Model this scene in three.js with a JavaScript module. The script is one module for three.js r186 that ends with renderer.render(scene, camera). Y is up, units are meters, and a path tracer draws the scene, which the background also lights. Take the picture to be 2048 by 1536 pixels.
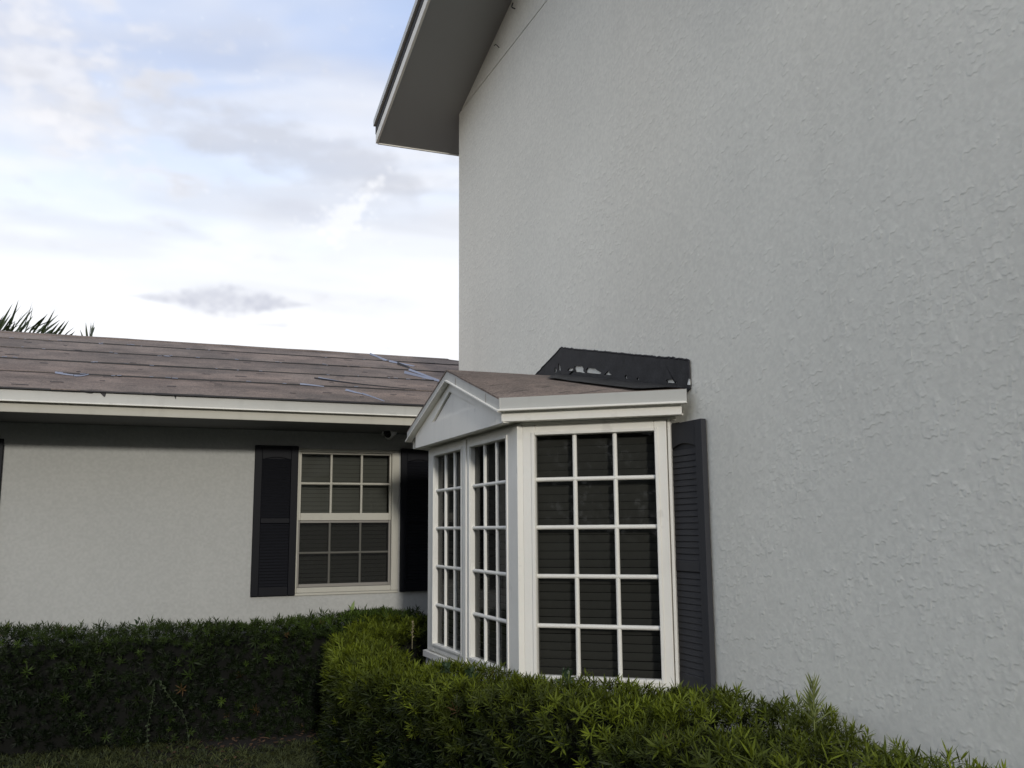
import * as THREE from 'three';
import { RoundedBoxGeometry } from 'three/addons/geometries/RoundedBoxGeometry.js';
import { mergeGeometries } from 'three/addons/utils/BufferGeometryUtils.js';

// ---------------------------------------------------------------- camera, sky, sun, exposure
const G = 0.35;                                   // house levels are measured from the floor line, 0.35 m above the lawn
const scene = new THREE.Scene();
const camera = new THREE.PerspectiveCamera(2 * Math.atan(768 / 1864.41) * 180 / Math.PI, 4 / 3, 0.05, 500);
camera.rotation.order = 'YXZ';
camera.rotation.set(0.1532, -0.3826, -0.0079);
camera.position.set(-3.0448, 1.3344 + G, 9.0389);
scene.add(camera);

const renderer = new THREE.WebGLRenderer({ antialias: true });
renderer.setSize(1024, 768);
renderer.toneMapping = THREE.LinearToneMapping;
renderer.toneMappingExposure = 0.75;
renderer.shadowMap.enabled = true;
renderer.shadowMap.type = THREE.PCFSoftShadowMap;

const SUN = new THREE.Vector3(-0.13, 0.24, 1).normalize();

// seeded random and noise
function mulberry(a) { return () => { a = (a + 0x6d2b79f5) | 0; let t = Math.imul(a ^ (a >>> 15), 1 | a); t = (t + Math.imul(t ^ (t >>> 7), 61 | t)) ^ t; return ((t ^ (t >>> 14)) >>> 0) / 4294967296; }; }
const rnd = mulberry(20240611);
const rr = (a, b) => a + (b - a) * rnd();
const hash2 = (x, y) => { let h = Math.imul(x, 374761393) + Math.imul(y, 668265263) | 0; h = Math.imul(h ^ (h >>> 13), 1274126177); return ((h ^ (h >>> 16)) >>> 0) / 4294967296; };
function vnoise(x, y, period = 0) {
  const xi = Math.floor(x), yi = Math.floor(y), fx = x - xi, fy = y - yi;
  const u = fx * fx * fx * (fx * (fx * 6 - 15) + 10), v = fy * fy * fy * (fy * (fy * 6 - 15) + 10);
  const w = (k) => (period ? ((k % period) + period) % period : k);
  const a = hash2(w(xi), w(yi)), b = hash2(w(xi + 1), w(yi)), c = hash2(w(xi), w(yi + 1)), d = hash2(w(xi + 1), w(yi + 1));
  return a + (b - a) * u + (c - a) * v + (a - b - c + d) * u * v;
}
function fbm(x, y, oct = 4, period = 0) { let s = 0, a = 0.5, n = 0; for (let i = 0; i < oct; i++) { s += a * vnoise(x + i * 17, y + i * 31, period); n += a; a *= 0.5; x *= 2; y *= 2; period *= 2; } return s / n; }
const clamp = (x, a = 0, b = 1) => Math.min(b, Math.max(a, x));
const sstep = (a, b, x) => { const t = clamp((x - a) / (b - a)); return t * t * (3 - 2 * t); };
const mix = (a, b, t) => a + (b - a) * t;
const mix3 = (a, b, t) => [mix(a[0], b[0], t), mix(a[1], b[1], t), mix(a[2], b[2], t)];

// late-afternoon sky: pale haze low down, blue higher up, thin layered cloud everywhere
function skyColour(x, y, z) {
  const el = Math.asin(clamp(y, -1, 1)) * 180 / Math.PI, az = Math.atan2(x, -z) * 180 / Math.PI;
  const stops = [[0, [1.04, 1.05, 1.07]], [12, [1.03, 1.045, 1.08]], [16, [0.95, 1.0, 1.08]], [20, [0.79, 0.88, 1.04]], [27, [0.49, 0.625, 0.92]], [40, [0.47, 0.55, 0.72]], [90, [0.42, 0.49, 0.63]]];
  let c = stops[0][1];
  for (let i = 1; i < stops.length; i++) if (el >= stops[i - 1][0]) c = mix3(stops[i - 1][1], stops[i][1], clamp((el - stops[i - 1][0]) / (stops[i][0] - stops[i - 1][0])));
  if (el < 0) return c;
  const k = 1 / (Math.max(y, 0) + 0.09), px = x * k, pz = z * k;
  const warp = fbm(px * 0.8 + 5, pz * 0.8 + 9, 3) - 0.5;
  const lowf = sstep(10, 19, el), side = sstep(14, -25, az) * sstep(-175, -120, az);
  // broad thin sheet
  const sheet = sstep(0.40 - 0.10 * side, 0.74, fbm(px * 1.1 + warp * 1.5 + 40, pz * 1.7 + 11, 5));
  c = mix3(c, [0.88, 0.885, 0.92], sheet * (0.62 + 0.15 * side) * (0.3 + 0.7 * lowf));
  // finer strands
  const strand = sstep(0.46, 0.84, fbm(px * 2.2 + pz * 0.9 + warp * 3, pz * 5.2 - px * 1.3 + 7, 5));
  c = mix3(c, [0.98, 0.98, 1.0], strand * 0.5);
  // grey undersides
  const grey = sstep(0.52, 0.78, fbm(px * 1.3 + 90 + warp * 2, pz * 3.1 + 33, 4));
  c = mix3(c, [0.62, 0.64, 0.71], grey * 0.40 * lowf);
  const blob = (a, e, wa, we, amp, rot = 0) => { const da = (az - a) * Math.cos(el * Math.PI / 180), de = el - e, ca = Math.cos(rot), sa = Math.sin(rot); const u = (da * ca + de * sa) / wa, v = (-da * sa + de * ca) / we; return amp * Math.exp(-(u * u + v * v)); };
  const n1 = fbm(az * 0.30 + 3, el * 0.9 + 8, 5), n2 = fbm(az * 0.7 + 50, el * 1.3 + 21, 6), n3 = fbm(az * 1.9 + 7, el * 2.6 + 71, 5);
  // heaped pale cloud high on one side
  let m = sstep(0.15, 0.85, blob(-6.5, 26.0, 7.0, 3.4, 1, -0.3) * 0.62 + blob(-4.5, 22.6, 5.0, 2.4, 1, -0.5) * 0.5 + (n2 - 0.5) * 0.6 + (n1 - 0.5) * 0.9);
  c = mix3(c, mix3([0.70, 0.71, 0.77], [0.93, 0.92, 0.94], sstep(0.30, 0.72, n2 * 0.6 + n1 * 0.4)), m * 0.72);
  // long grey band
  m = sstep(0.15, 1.0, blob(5, 22.8, 8.5, 1.7, 1, -0.1) + blob(13, 21.2, 4.5, 1.5, 0.8, -0.12) + (n1 - 0.5) * 1.2 + (n2 - 0.5) * 0.5);
  c = mix3(c, [0.56, 0.58, 0.65], m * 0.60);
  m = sstep(0.2, 1.1, blob(9.2, 18.9, 3.6, 0.95, 1, -0.12) + blob(2.2, 17.3, 2.2, 0.6, 0.7, -0.3) + (n1 - 0.5) * 0.9 + (n2 - 0.5) * 0.4);
  c = mix3(c, [0.64, 0.665, 0.76], m * 0.5);
  // curdled white wisp
  m = sstep(0.30, 1.0, blob(12.2, 19.6, 2.8, 0.8, 1, 0.75) * 0.8 + blob(11.6, 18.4, 2.2, 0.8, 1) * 0.65 + blob(10.9, 17.3, 0.5, 1.0, 0.6) + (n3 - 0.5) * 1.5);
  c = mix3(c, [1.02, 1.03, 1.06], m * 0.6);
  // small lens-shaped cloud low over the roof
  { const u = (az - 4.3) / 5.2, v = el - (13.35 + 0.05 * u), h = Math.max(0, 1 - Math.pow(Math.abs(u), 1.25)) * (v > 0 ? 1.15 : 0.98) + 0.02, q = 1 - Math.abs(v) / h + (n3 - 0.5) * 0.45 + (n2 - 0.5) * 0.55;
    m = Math.abs(u) < 1.15 ? sstep(-0.1, 0.75, q) * sstep(1.15, 0.7, Math.abs(u) + 0.2 * (n2 - 0.5)) : 0; c = mix3(c, [0.63, 0.65, 0.735], m * (0.78 + 0.8 * (n3 - 0.5))); }
  m = sstep(0.4, 0.9, blob(7.2, 12.1, 1.6, 0.16, 0.9) + (n3 - 0.5) * 0.5); c = mix3(c, [0.68, 0.69, 0.79], m * 0.45);
  { const q = 1 + 0.07 * (fbm(px * 7 + warp * 4, pz * 11, 5) - 0.5) * sstep(8, 16, el); c = [c[0] * q, c[1] * q, c[2] * q]; }
  // warm thin cloud round the low sun
  const cs = x * SUN.x + y * SUN.y + z * SUN.z, gl = Math.exp((cs - 1) * 22);
  c = [c[0] + gl * 0.55, c[1] + gl * 0.46, c[2] + gl * 0.32];
  return c;
}
{
  const W = 3072, H = 1536, SKY = 1.40, data = new Float32Array(W * H * 4);
  for (let j = 0; j < H; j++) {
    const lat = ((j + 0.5) / H - 0.5) * Math.PI, y = Math.sin(lat), cl = Math.cos(lat);
    for (let i = 0; i < W; i++) {
      const lon = ((i + 0.5) / W - 0.5) * 2 * Math.PI, o = (j * W + i) * 4;
      const c = lat < -0.02 ? [0.25, 0.26, 0.24] : skyColour(Math.cos(lon) * cl, y, Math.sin(lon) * cl);
      data[o] = c[0] * SKY; data[o + 1] = c[1] * SKY; data[o + 2] = c[2] * SKY; data[o + 3] = 1;
    }
  }
  const t = new THREE.DataTexture(data, W, H, THREE.RGBAFormat, THREE.FloatType);
  t.mapping = THREE.EquirectangularReflectionMapping; t.magFilter = THREE.LinearFilter; t.needsUpdate = true;
  scene.background = t; scene.environment = t;
}
const sun = new THREE.DirectionalLight(new THREE.Color(1.0, 0.955, 0.88), 2.0);
sun.position.copy(SUN).multiplyScalar(40); sun.castShadow = true; sun.shadow.radius = 7;
sun.shadow.mapSize.set(4096, 4096);
Object.assign(sun.shadow.camera, { left: -14, right: 14, top: 14, bottom: -14, near: 1, far: 90 });
scene.add(sun); scene.add(sun.target);

// ---------------------------------------------------------------- textures
function tex(w, h, fn, srgb = false) {
  const d = new Uint8Array(w * h * 4);
  for (let j = 0; j < h; j++) for (let i = 0; i < w; i++) {
    const c = fn((i + 0.5) / w, (j + 0.5) / h), o = (j * w + i) * 4;
    if (typeof c === 'number') d[o] = d[o + 1] = d[o + 2] = clamp(c) * 255; else { d[o] = clamp(c[0]) * 255; d[o + 1] = clamp(c[1]) * 255; d[o + 2] = clamp(c[2]) * 255; }
    d[o + 3] = 255;
  }
  const t = new THREE.DataTexture(d, w, h); t.magFilter = THREE.LinearFilter; t.wrapS = t.wrapT = THREE.MirroredRepeatWrapping;
  if (srgb) t.colorSpace = THREE.SRGBColorSpace; t.needsUpdate = true; return t;
}
// skip-trowelled stucco: fine grain, soft lumps, and patches of short torn lips left by the trowel
const STUCCO_M = 8.0;
const stuccoBump = (() => {
  const N = 2048, k = STUCCO_M / N, lip = new Float32Array(N * N), r = mulberry(404);
  for (let c = 0; c < 42000; c++) {
    const x0 = r() * STUCCO_M, y0 = r() * STUCCO_M, patch = sstep(0.36, 0.68, fbm(x0 * 0.9 + 3 - y0 * 0.5, y0 * 1.6 + 7 - x0 * 0.6, 4)), small = r() < 0.45;
    if (r() > 0.20 + 0.80 * patch) continue;
    const len = small ? 0.010 + 0.020 * r() : 0.035 + 0.11 * r() * r(), a = 0.42 + 0.7 * (vnoise(x0 * 0.9 + 11, y0 * 0.9) - 0.5) + 0.30 * (r() - 0.5), fall = small ? 0.004 + 0.005 * r() : 0.008 + 0.016 * r(), hgt = (small ? 0.26 : 0.56) * (0.35 + 0.65 * r());
    const ca = Math.cos(a), sa = Math.sin(a), w1 = r() * 9, amp = len * 0.10, R = Math.ceil((len * 0.6 + fall * 2.4) / k), ci = Math.round(x0 / k), cj = Math.round(y0 / k);
    for (let dj = -R; dj <= R; dj++) for (let di = -R; di <= R; di++) {
      const i = ci + di, j = cj + dj; if (i < 0 || j < 0 || i >= N || j >= N) continue;
      const u = (di * ca + dj * sa) * k, t = u / len; if (t < -0.5 || t > 0.5) continue;
      const v = (-di * sa + dj * ca) * k - amp * Math.sin(u / len * 5 + w1) - amp * 0.6 * Math.sin(u / len * 13 + w1 * 2);
      const e = 1 - 4 * t * t, f = v < 0 ? Math.max(0, 1 + v / (k * 1.3)) : Math.exp(-v / fall); const q = hgt * Math.sqrt(e) * f, o = j * N + i; if (q > lip[o]) lip[o] = q;
    }
  }
  return tex(N, N, (u, v) => {
    const x = u * STUCCO_M, y = v * STUCCO_M, o = Math.min(N - 1, Math.floor(v * N)) * N + Math.min(N - 1, Math.floor(u * N));
    return 0.18 + 0.10 * (fbm(x * 7, y * 7, 3) - 0.5) + 0.09 * (vnoise(x * 55, y * 55) - 0.5) + 0.09 * (vnoise(x * 110, y * 110) - 0.5) + lip[o];
  });
})();
const stuccoColour = tex(1024, 1024, (u, v) => {
  const x = u * STUCCO_M, y = v * STUCCO_M;
  const t = 0.985 + 0.06 * (fbm(x * 0.7, y * 0.7, 4) - 0.5) + 0.05 * (vnoise(x * 60, y * 60) - 0.5), b = 0.010 * (fbm(x * 0.5 + 30, y * 0.3, 3) - 0.5);
  const run = 0.012 * sstep(0.55, 0.9, fbm(x * 3, y * 0.5 + 60, 4));
  return [(0.93 + b) * t - run, 0.93 * t - run, (0.915 - b) * t - run];
}, true);
const paintBump = tex(512, 512, (u, v) => 0.5 + 0.3 * (fbm(u * 40, v * 40, 3) - 0.5));
const paintColour = tex(1024, 1024, (u, v) => {
  const x = u * 3, y = v * 3, g = 0.955 + 0.05 * (fbm(x * 3, y * 3, 4) - 0.5) - 0.022 * sstep(0.58, 0.85, fbm(x * 14, y * 1.6 + 5, 4)) - 0.05 * sstep(0.74, 0.86, fbm(x * 9 + 8, y * 9, 4));
  return [g, g * 0.997, g * 0.985];
}, true);
const feltColour = tex(1024, 1024, (u, v) => {
  const x = u * 3, y = v * 3;
  let t = 0.93 + 0.50 * (fbm(x * 3, y * 3, 5) - 0.5) + 0.30 * (vnoise(x * 150, y * 150) - 0.5) + 0.16 * (vnoise(x * 60, y * 75) - 0.5);
  const streak = sstep(0.70, 0.86, fbm(x * 5 + 20, y * 34, 3)); t *= 1 - 0.38 * streak;
  const red = 0.5 + 0.9 * (fbm(x * 1.3 + 9, y * 1.3, 3) - 0.5);
  return [t * (0.494 + 0.03 * red), t * 0.450, t * (0.416 - 0.012 * red)];
}, true);
const feltBump = tex(1024, 1024, (u, v) => { const x = u * 3, y = v * 3; return 0.5 + 0.35 * (fbm(x * 4, y * 6, 4) - 0.5) + 0.25 * (vnoise(x * 140, y * 140) - 0.5); });
const bitumenColour = tex(512, 512, (u, v) => { const t = 0.150 + 0.11 * (fbm(u * 14, v * 14, 5) - 0.5) + 0.05 * (vnoise(u * 120, v * 120) - 0.5); return [t, t * 1.0, t * 1.04]; }, true);
const soilColour = tex(1024, 1024, (u, v) => {
  const x = u * 6, y = v * 6, n = fbm(x * 2, y * 2, 5), f = vnoise(x * 70, y * 70), g = sstep(0.42, 0.6, fbm(x * 1.1 + 4, y * 1.1, 4));
  const s = 0.55 + 0.7 * n * f; return mix3([0.20 * s, 0.155 * s, 0.095 * s], [0.12 * s, 0.18 * s, 0.06 * s], g);
}, true);
const rep = (t, k) => { const c = t.clone(); c.repeat.set(k, k); c.needsUpdate = true; return c; };
const std = (o) => new THREE.MeshStandardMaterial(o);
const lin = (r, g, b) => new THREE.Color().setRGB(r, g, b);

const M = {
  stucco: std({ name: 'stucco', color: lin(0.970, 0.950, 0.878), map: stuccoColour, bumpMap: stuccoBump, bumpScale: 0.0037, roughness: 0.93 }),
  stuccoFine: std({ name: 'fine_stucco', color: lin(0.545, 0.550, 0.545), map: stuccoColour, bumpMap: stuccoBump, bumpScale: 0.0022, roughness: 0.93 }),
  white: std({ name: 'white_paint', map: paintColour, color: lin(0.90, 0.885, 0.835), bumpMap: rep(paintBump, 4), bumpScale: 0.0016, roughness: 0.6 }),
  cream: std({ name: 'cream_paint', map: paintColour, color: lin(0.57, 0.555, 0.49), bumpMap: rep(paintBump, 1), bumpScale: 0.0012, roughness: 0.6 }),
  metal: std({ name: 'painted_metal', map: paintColour, color: lin(0.52, 0.525, 0.505), roughness: 0.42, metalness: 0.0 }),
  soffitLessShaded: std({ name: 'less_shaded_soffit_paint', color: lin(0.30, 0.305, 0.295), roughness: 0.85 }),  // same soffit paint, with less eave shade put into the colour
  soffit: std({ name: 'shaded_soffit_paint', color: lin(0.13, 0.132, 0.128), roughness: 0.85 }),  // off-white paint darkened: wing eave shade put into the colour
  black: std({ name: 'black_edge', color: lin(0.012, 0.012, 0.014), roughness: 0.7 }),
  shutter: new THREE.MeshPhysicalMaterial({ specularIntensity: 0.28, name: 'shutter_paint', color: lin(0.0055, 0.006, 0.009), roughness: 0.5,  }),
  shutterNear: new THREE.MeshPhysicalMaterial({ specularIntensity: 0.5, name: 'shutter_paint_lighter', color: lin(0.036, 0.037, 0.042), roughness: 0.65 }),  // lighter copy of the shutter paint
  felt: std({ name: 'roofing_felt', color: lin(0.97, 0.965, 0.96), map: feltColour, bumpMap: feltBump, bumpScale: 0.006, roughness: 0.9 }),
  bitumen: new THREE.MeshPhysicalMaterial({ specularIntensity: 0.6, name: 'bitumen', color: lin(1, 1, 1), map: bitumenColour, bumpMap: rep(bitumenColour, 1), bumpScale: 0.004, roughness: 0.62 }),
  seam: std({ name: 'lap_bitumen', color: lin(0.009, 0.009, 0.013), roughness: 0.6 }),
  fold: std({ name: 'felt_sky_sheen', color: lin(0.26, 0.29, 0.38), roughness: 0.6 }),  // blue sky sheen of wrinkled felt put into the colour
  glass: new THREE.MeshPhysicalMaterial({ name: 'window_glass', color: lin(0.37, 0.37, 0.355), roughness: 0.02, transmission: 1, thickness: 0, ior: 1.45, specularIntensity: 0.4 }),
  blindPale: std({ name: 'pale_blind_slat', color: lin(0.58, 0.60, 0.56), roughness: 0.7 }),
  blind: std({ name: 'blind_slat', color: lin(0.27, 0.275, 0.265), roughness: 0.7 }),
  grey: std({ name: 'grey_aluminium', color: lin(0.24, 0.225, 0.20), roughness: 0.5 }),
  screen: std({ name: 'insect_screen', color: lin(0.010, 0.010, 0.010), roughness: 0.9, transparent: true, opacity: 0.5 }),
  dark: std({ name: 'dark_room', color: lin(0.03, 0.03, 0.03), roughness: 1 }),
  torn: std({ name: 'bare_white_patch', color: lin(0.78, 0.78, 0.75), roughness: 0.9 }),
  soil: std({ name: 'lawn_soil', color: lin(0.55, 0.55, 0.5), map: soilColour, roughness: 1 }),
  hedgeCore: std({ name: 'shaded_hedge_twigs', color: lin(0.003, 0.0035, 0.002), roughness: 1 }),  // near-black: shade inside the hedge put into the twig colour
  leaf: new THREE.MeshPhysicalMaterial({ specularIntensity: 0.35, name: 'hedge_leaf', color: lin(1, 1, 1), roughness: 0.55, side: THREE.DoubleSide }),
  blade: std({ name: 'grass_blade', color: lin(1, 1, 1), roughness: 0.7, side: THREE.DoubleSide }),
  litter: std({ name: 'dry_leaf', color: lin(1, 1, 1), roughness: 0.9, side: THREE.DoubleSide }),
  creeper: std({ name: 'creeper_leaf', color: lin(0.042, 0.060, 0.025), roughness: 0.7, side: THREE.DoubleSide }),
  weed: std({ name: 'weed_leaf', color: lin(0.175, 0.205, 0.06), roughness: 0.6, side: THREE.DoubleSide }),
  weedDark: std({ name: 'dark_weed_leaf', color: lin(0.030, 0.055, 0.024), roughness: 0.45, side: THREE.DoubleSide }),
  weedPale: std({ name: 'pale_weed_leaf', color: lin(0.17, 0.24, 0.06), roughness: 0.5, side: THREE.DoubleSide }),
  dry: std({ name: 'dry_stem', color: lin(0.22, 0.19, 0.11), roughness: 0.9, side: THREE.DoubleSide }),
  palm: std({ name: 'palm_leaflet', color: lin(0.035, 0.050, 0.018), roughness: 0.45, side: THREE.DoubleSide }),
  bark: std({ name: 'bark', color: lin(0.11, 0.09, 0.07), roughness: 0.95 }),
  far: std({ name: 'far_foliage', color: lin(0.030, 0.042, 0.016), roughness: 0.8, side: THREE.DoubleSide }),
  camWhite: std({ name: 'camera_shell', color: lin(0.8, 0.8, 0.78), roughness: 0.4 }),
  camBlack: std({ name: 'camera_face', color: lin(0.008, 0.008, 0.008), roughness: 0.2 }),
};

// ---------------------------------------------------------------- helpers
const V = (x, y, z) => new THREE.Vector3(x, y, z);
const taken = new Map();
function numbered(name) { const n = taken.get(name) || 0; taken.set(name, n + 1); return n ? name + '_' + String(n).padStart(3, '0') : name; }
function thing(name, label, category, pos = [0, 0, 0], group, kind) {
  const o = new THREE.Group(); o.name = numbered(name); o.position.set(...pos); o.userData = { label, category };
  if (group) o.userData.group = group; if (kind) o.userData.kind = kind; scene.add(o); return o;
}
function part(name, parent, geo, mat, label, kind) {
  const list = Array.isArray(geo) ? geo : [geo];
  const g = list.length > 1 ? mergeGeometries(list.map(plain)) : list[0];
  const m = new THREE.Mesh(g, mat); m.name = name; if (label) m.userData.label = label; if (kind) m.userData.kind = kind; parent.add(m); return m;
}
function sub(name, parent, label) { const o = new THREE.Group(); o.name = name; if (label) o.userData.label = label; parent.add(o); return o; }
function plain(g) { const p = g.index ? g.toNonIndexed() : g; for (const k of Object.keys(p.attributes)) if (!['position', 'normal', 'uv'].includes(k)) p.deleteAttribute(k); return p; }
// metre uvs by the dominant direction of each face
function cubeUV(g, scale = 1, ou = 0, ov = 0) {
  const p = plain(g), P = p.attributes.position, uv = new Float32Array(P.count * 2), a = V(), b = V(), c = V(), n = V();
  for (let i = 0; i < P.count; i += 3) {
    a.fromBufferAttribute(P, i); b.fromBufferAttribute(P, i + 1); c.fromBufferAttribute(P, i + 2);
    n.copy(b).sub(a).cross(c.clone().sub(a)); const ax = Math.abs(n.x), ay = Math.abs(n.y), az = Math.abs(n.z);
    [a, b, c].forEach((q, k) => { const [s, t] = ax >= ay && ax >= az ? [q.z, q.y] : ay >= az ? [q.x, q.z] : [q.x, q.y]; uv[(i + k) * 2] = s / scale + ou; uv[(i + k) * 2 + 1] = t / scale + ov; });
  }
  p.setAttribute('uv', new THREE.BufferAttribute(uv, 2)); return p;
}
const up = (g) => g.translate(0, G, 0);
function box(x0, x1, y0, y1, z0, z1, r = 0.004) {
  const w = x1 - x0, h = y1 - y0, d = z1 - z0, rad = Math.min(r, w * 0.45, h * 0.45, d * 0.45);
  return (rad > 0.0004 ? new RoundedBoxGeometry(w, h, d, 1, rad) : new THREE.BoxGeometry(w, h, d)).translate((x0 + x1) / 2, (y0 + y1) / 2, (z0 + z1) / 2);
}
// frame: local (u, v, n) -> world, v is up
function frame(o, u, n) { const U = u.clone().normalize(), N = n.clone().normalize(); return new THREE.Matrix4().makeBasis(U, V(0, 1, 0), N).setPosition(o); }
const inF = (g, m) => g.applyMatrix4(m);
function shapeOf(pts, holes = []) { const s = new THREE.Shape(pts.map((p) => new THREE.Vector2(p[0], p[1]))); for (const h of holes) s.holes.push(new THREE.Path(h.map((p) => new THREE.Vector2(p[0], p[1])))); return s; }
function ext(pts, depth, holes = [], bevel = 0) { return new THREE.ExtrudeGeometry(shapeOf(pts, holes), { depth, bevelEnabled: bevel > 0, bevelThickness: bevel, bevelSize: bevel, bevelOffset: -bevel, bevelSegments: 1, steps: 1, curveSegments: 6 }); }
// polygon in the (z, y) plane, thickness from x0 to x1
function zy(pts, x0, x1, holes = [], bevel = 0) { return ext(pts, x1 - x0 - 2 * bevel, holes, bevel).applyMatrix4(new THREE.Matrix4().makeBasis(V(0, 0, 1), V(0, 1, 0), V(-1, 0, 0)).setPosition(x1 - bevel, 0, 0)); }
function xy(pts, z0, z1, holes = [], bevel = 0) { return ext(pts, z1 - z0 - 2 * bevel, holes, bevel).translate(0, 0, z0 + bevel); }
// plan polygon (x, z), from y0 to y1
function plan(pts, y0, y1) { return ext(pts.map(([x, z]) => [x, -z]), y1 - y0).applyMatrix4(new THREE.Matrix4().makeBasis(V(1, 0, 0), V(0, 0, -1), V(0, 1, 0)).setPosition(0, y0, 0)); }
// slab given by its top corner quad and a downward thickness
function slab(q, t, nu = 1, nv = 1, wob = null) {
  const at = (s, r) => { const p = V().lerpVectors(V().lerpVectors(q[0], q[1], s), V().lerpVectors(q[3], q[2], s), r); if (wob) p.y += wob(s, r, p); return p; };
  const pos = [], tri = (a, b, c) => pos.push(...a.toArray(), ...b.toArray(), ...c.toArray()), quad = (a, b, c, d) => { tri(a, b, c); tri(a, c, d); };
  const dn = (p) => V(p.x, p.y - t, p.z);
  for (let i = 0; i < nu; i++) for (let j = 0; j < nv; j++) {
    const a = at(i / nu, j / nv), b = at((i + 1) / nu, j / nv), c = at((i + 1) / nu, (j + 1) / nv), d = at(i / nu, (j + 1) / nv);
    quad(a, b, c, d); quad(dn(d), dn(c), dn(b), dn(a));
    if (j === 0) quad(dn(a), dn(b), b, a); if (j === nv - 1) quad(dn(c), dn(d), d, c);
    if (i === 0) quad(dn(d), dn(a), a, d); if (i === nu - 1) quad(dn(b), dn(c), c, b);
  }
  const g = new THREE.BufferGeometry(); g.setAttribute('position', new THREE.Float32BufferAttribute(pos, 3)); g.computeVertexNormals(); return g;
}
const white = (g) => cubeUV(up(g), 3, 0.2, 0.1);

// ================================================================ THE LAWN
{
  const g = new THREE.PlaneGeometry(240, 240, 60, 60).rotateX(-Math.PI / 2);
  const m = new THREE.Mesh(cubeUV(g, 6), M.soil); m.name = 'lawn'; scene.add(m);
  m.userData = { label: 'dark lawn ground with brown bare patches in front of the hedge', category: 'ground', kind: 'structure' };
}

// ================================================================ THE HOUSE
const house = thing('house', 'white stucco house with tall gable wall, low side wing, bay window and dark shutters', 'house');
const PITCH = 0.30;

// --- tall gable wall
{
  const H0 = 5.77, zr = 5.2, L = 10.4, top = 5.72 + PITCH * zr;
  part('wall', house, up(zyUV(zy([[0, -0.36], [L, -0.36], [L, H0], [0, H0]], 0, 0.22, [], 0))), M.stucco, 'white rough trowelled stucco wall');
  part('gable_panel', house, up(zyUV(zy([[0, H0 + 0.012], [L, H0 + 0.012], [zr, top + 0.05]], 0.002, 0.22, [], 0))), M.stucco, 'stucco panel above the thin dark joint');
  part('joint_strip', house, up(zy([[0.02, H0 - 0.004], [L, H0 - 0.004], [L, H0 + 0.016], [0.02, H0 + 0.016]], 0.012, 0.2)), M.black, 'thin dark joint in the stucco');
  part('wall', house, [cubeUV(up(box(0.22, 9, -0.36, 5.7, 0.0, 0.22, 0)), STUCCO_M), cubeUV(up(box(0.22, 9, -0.36, 5.7, L - 0.22, L, 0)), STUCCO_M), cubeUV(up(box(8.8, 9.02, -0.36, 5.7, 0.22, L - 0.22, 0)), STUCCO_M)], M.stuccoFine);
  // roof over it, with the sloping overhang
  const w = 0.74, ze = -0.62, y = (z) => 5.76 + PITCH * z, roof = sub('roof', house, 'tall gable roof with sloping overhang');
  const yr = y(zr), x1 = 9.4, ends = [[ze, zr], [L + 0.62, zr]];
  for (const [a, b] of ends) {
    part('soffit', roof, up(slab([V(-w, y(ze) , a), V(x1, y(ze), a), V(x1, yr, b), V(-w, yr, b)], -0.02)), M.soffitLessShaded);
    part('roofing_sheet', roof, cubeUV(up(slab([V(-w - 0.035, y(ze) + 0.28, a), V(x1, y(ze) + 0.28, a), V(x1, yr + 0.28, b), V(-w - 0.035, yr + 0.28, b)], 0.04)), 3), M.felt);
    const band = (name, x0, x1b, lo, hi, mat, e0 = 0) => { const s = Math.sign(b - a); part(name, roof, white(zyRake(a + e0 * s, b, y(ze) + PITCH * e0, yr, lo, hi, x0, x1b)), mat); };
    band('rake_board', -w - 0.025, -w - 0.001, -0.012, 0.092, M.white);
    band('black_band', -w - 0.030, -w - 0.001, 0.093, 0.182, M.black);  // near-black band between rake board and drip edge
    band('drip_edge', -w - 0.055, -w - 0.001, 0.183, 0.255, M.metal);
    part('eave_board', roof, white(box(-w, x1, y(ze) - 0.012, y(ze) + 0.2, a < 0 ? a - 0.024 : a + 0.001, a < 0 ? a - 0.001 : a + 0.024)), M.white);
  }
}
function zyUV(g) { const p = plain(g), P = p.attributes.position, uv = new Float32Array(P.count * 2); for (let i = 0; i < P.count; i++) { uv[2 * i] = (P.getZ(i) + P.getX(i) * 0.7 + 0.1) / STUCCO_M; uv[2 * i + 1] = (P.getY(i) + 0.8) / STUCCO_M; } p.setAttribute('uv', new THREE.BufferAttribute(uv, 2)); return p; }
function zyRake(z0, z1, y0, y1, lo, hi, x0, x1) { let p = [[z0, y0 + lo], [z1, y1 + lo], [z1, y1 + hi], [z0, y0 + hi]]; if (z1 < z0) p = p.reverse(); return zy(p, x0, x1); }
// small dark oddments under the tall overhang
part('wire_end', house, up(new THREE.TubeGeometry(new THREE.CatmullRomCurve3([V(-0.015, 5.98, 1.12), V(-0.03, 5.95, 1.2), V(-0.012, 5.90, 1.24)]), 8, 0.004, 5)), M.black, 'short loose dark wire under the overhang');
part('wire_end', house, up(new THREE.TubeGeometry(new THREE.CatmullRomCurve3([V(-0.02, 6.15, 1.62), V(-0.035, 6.10, 1.63), V(-0.015, 6.07, 1.66)]), 8, 0.006, 5)), M.black, 'dark wire stub under the overhang');

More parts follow.
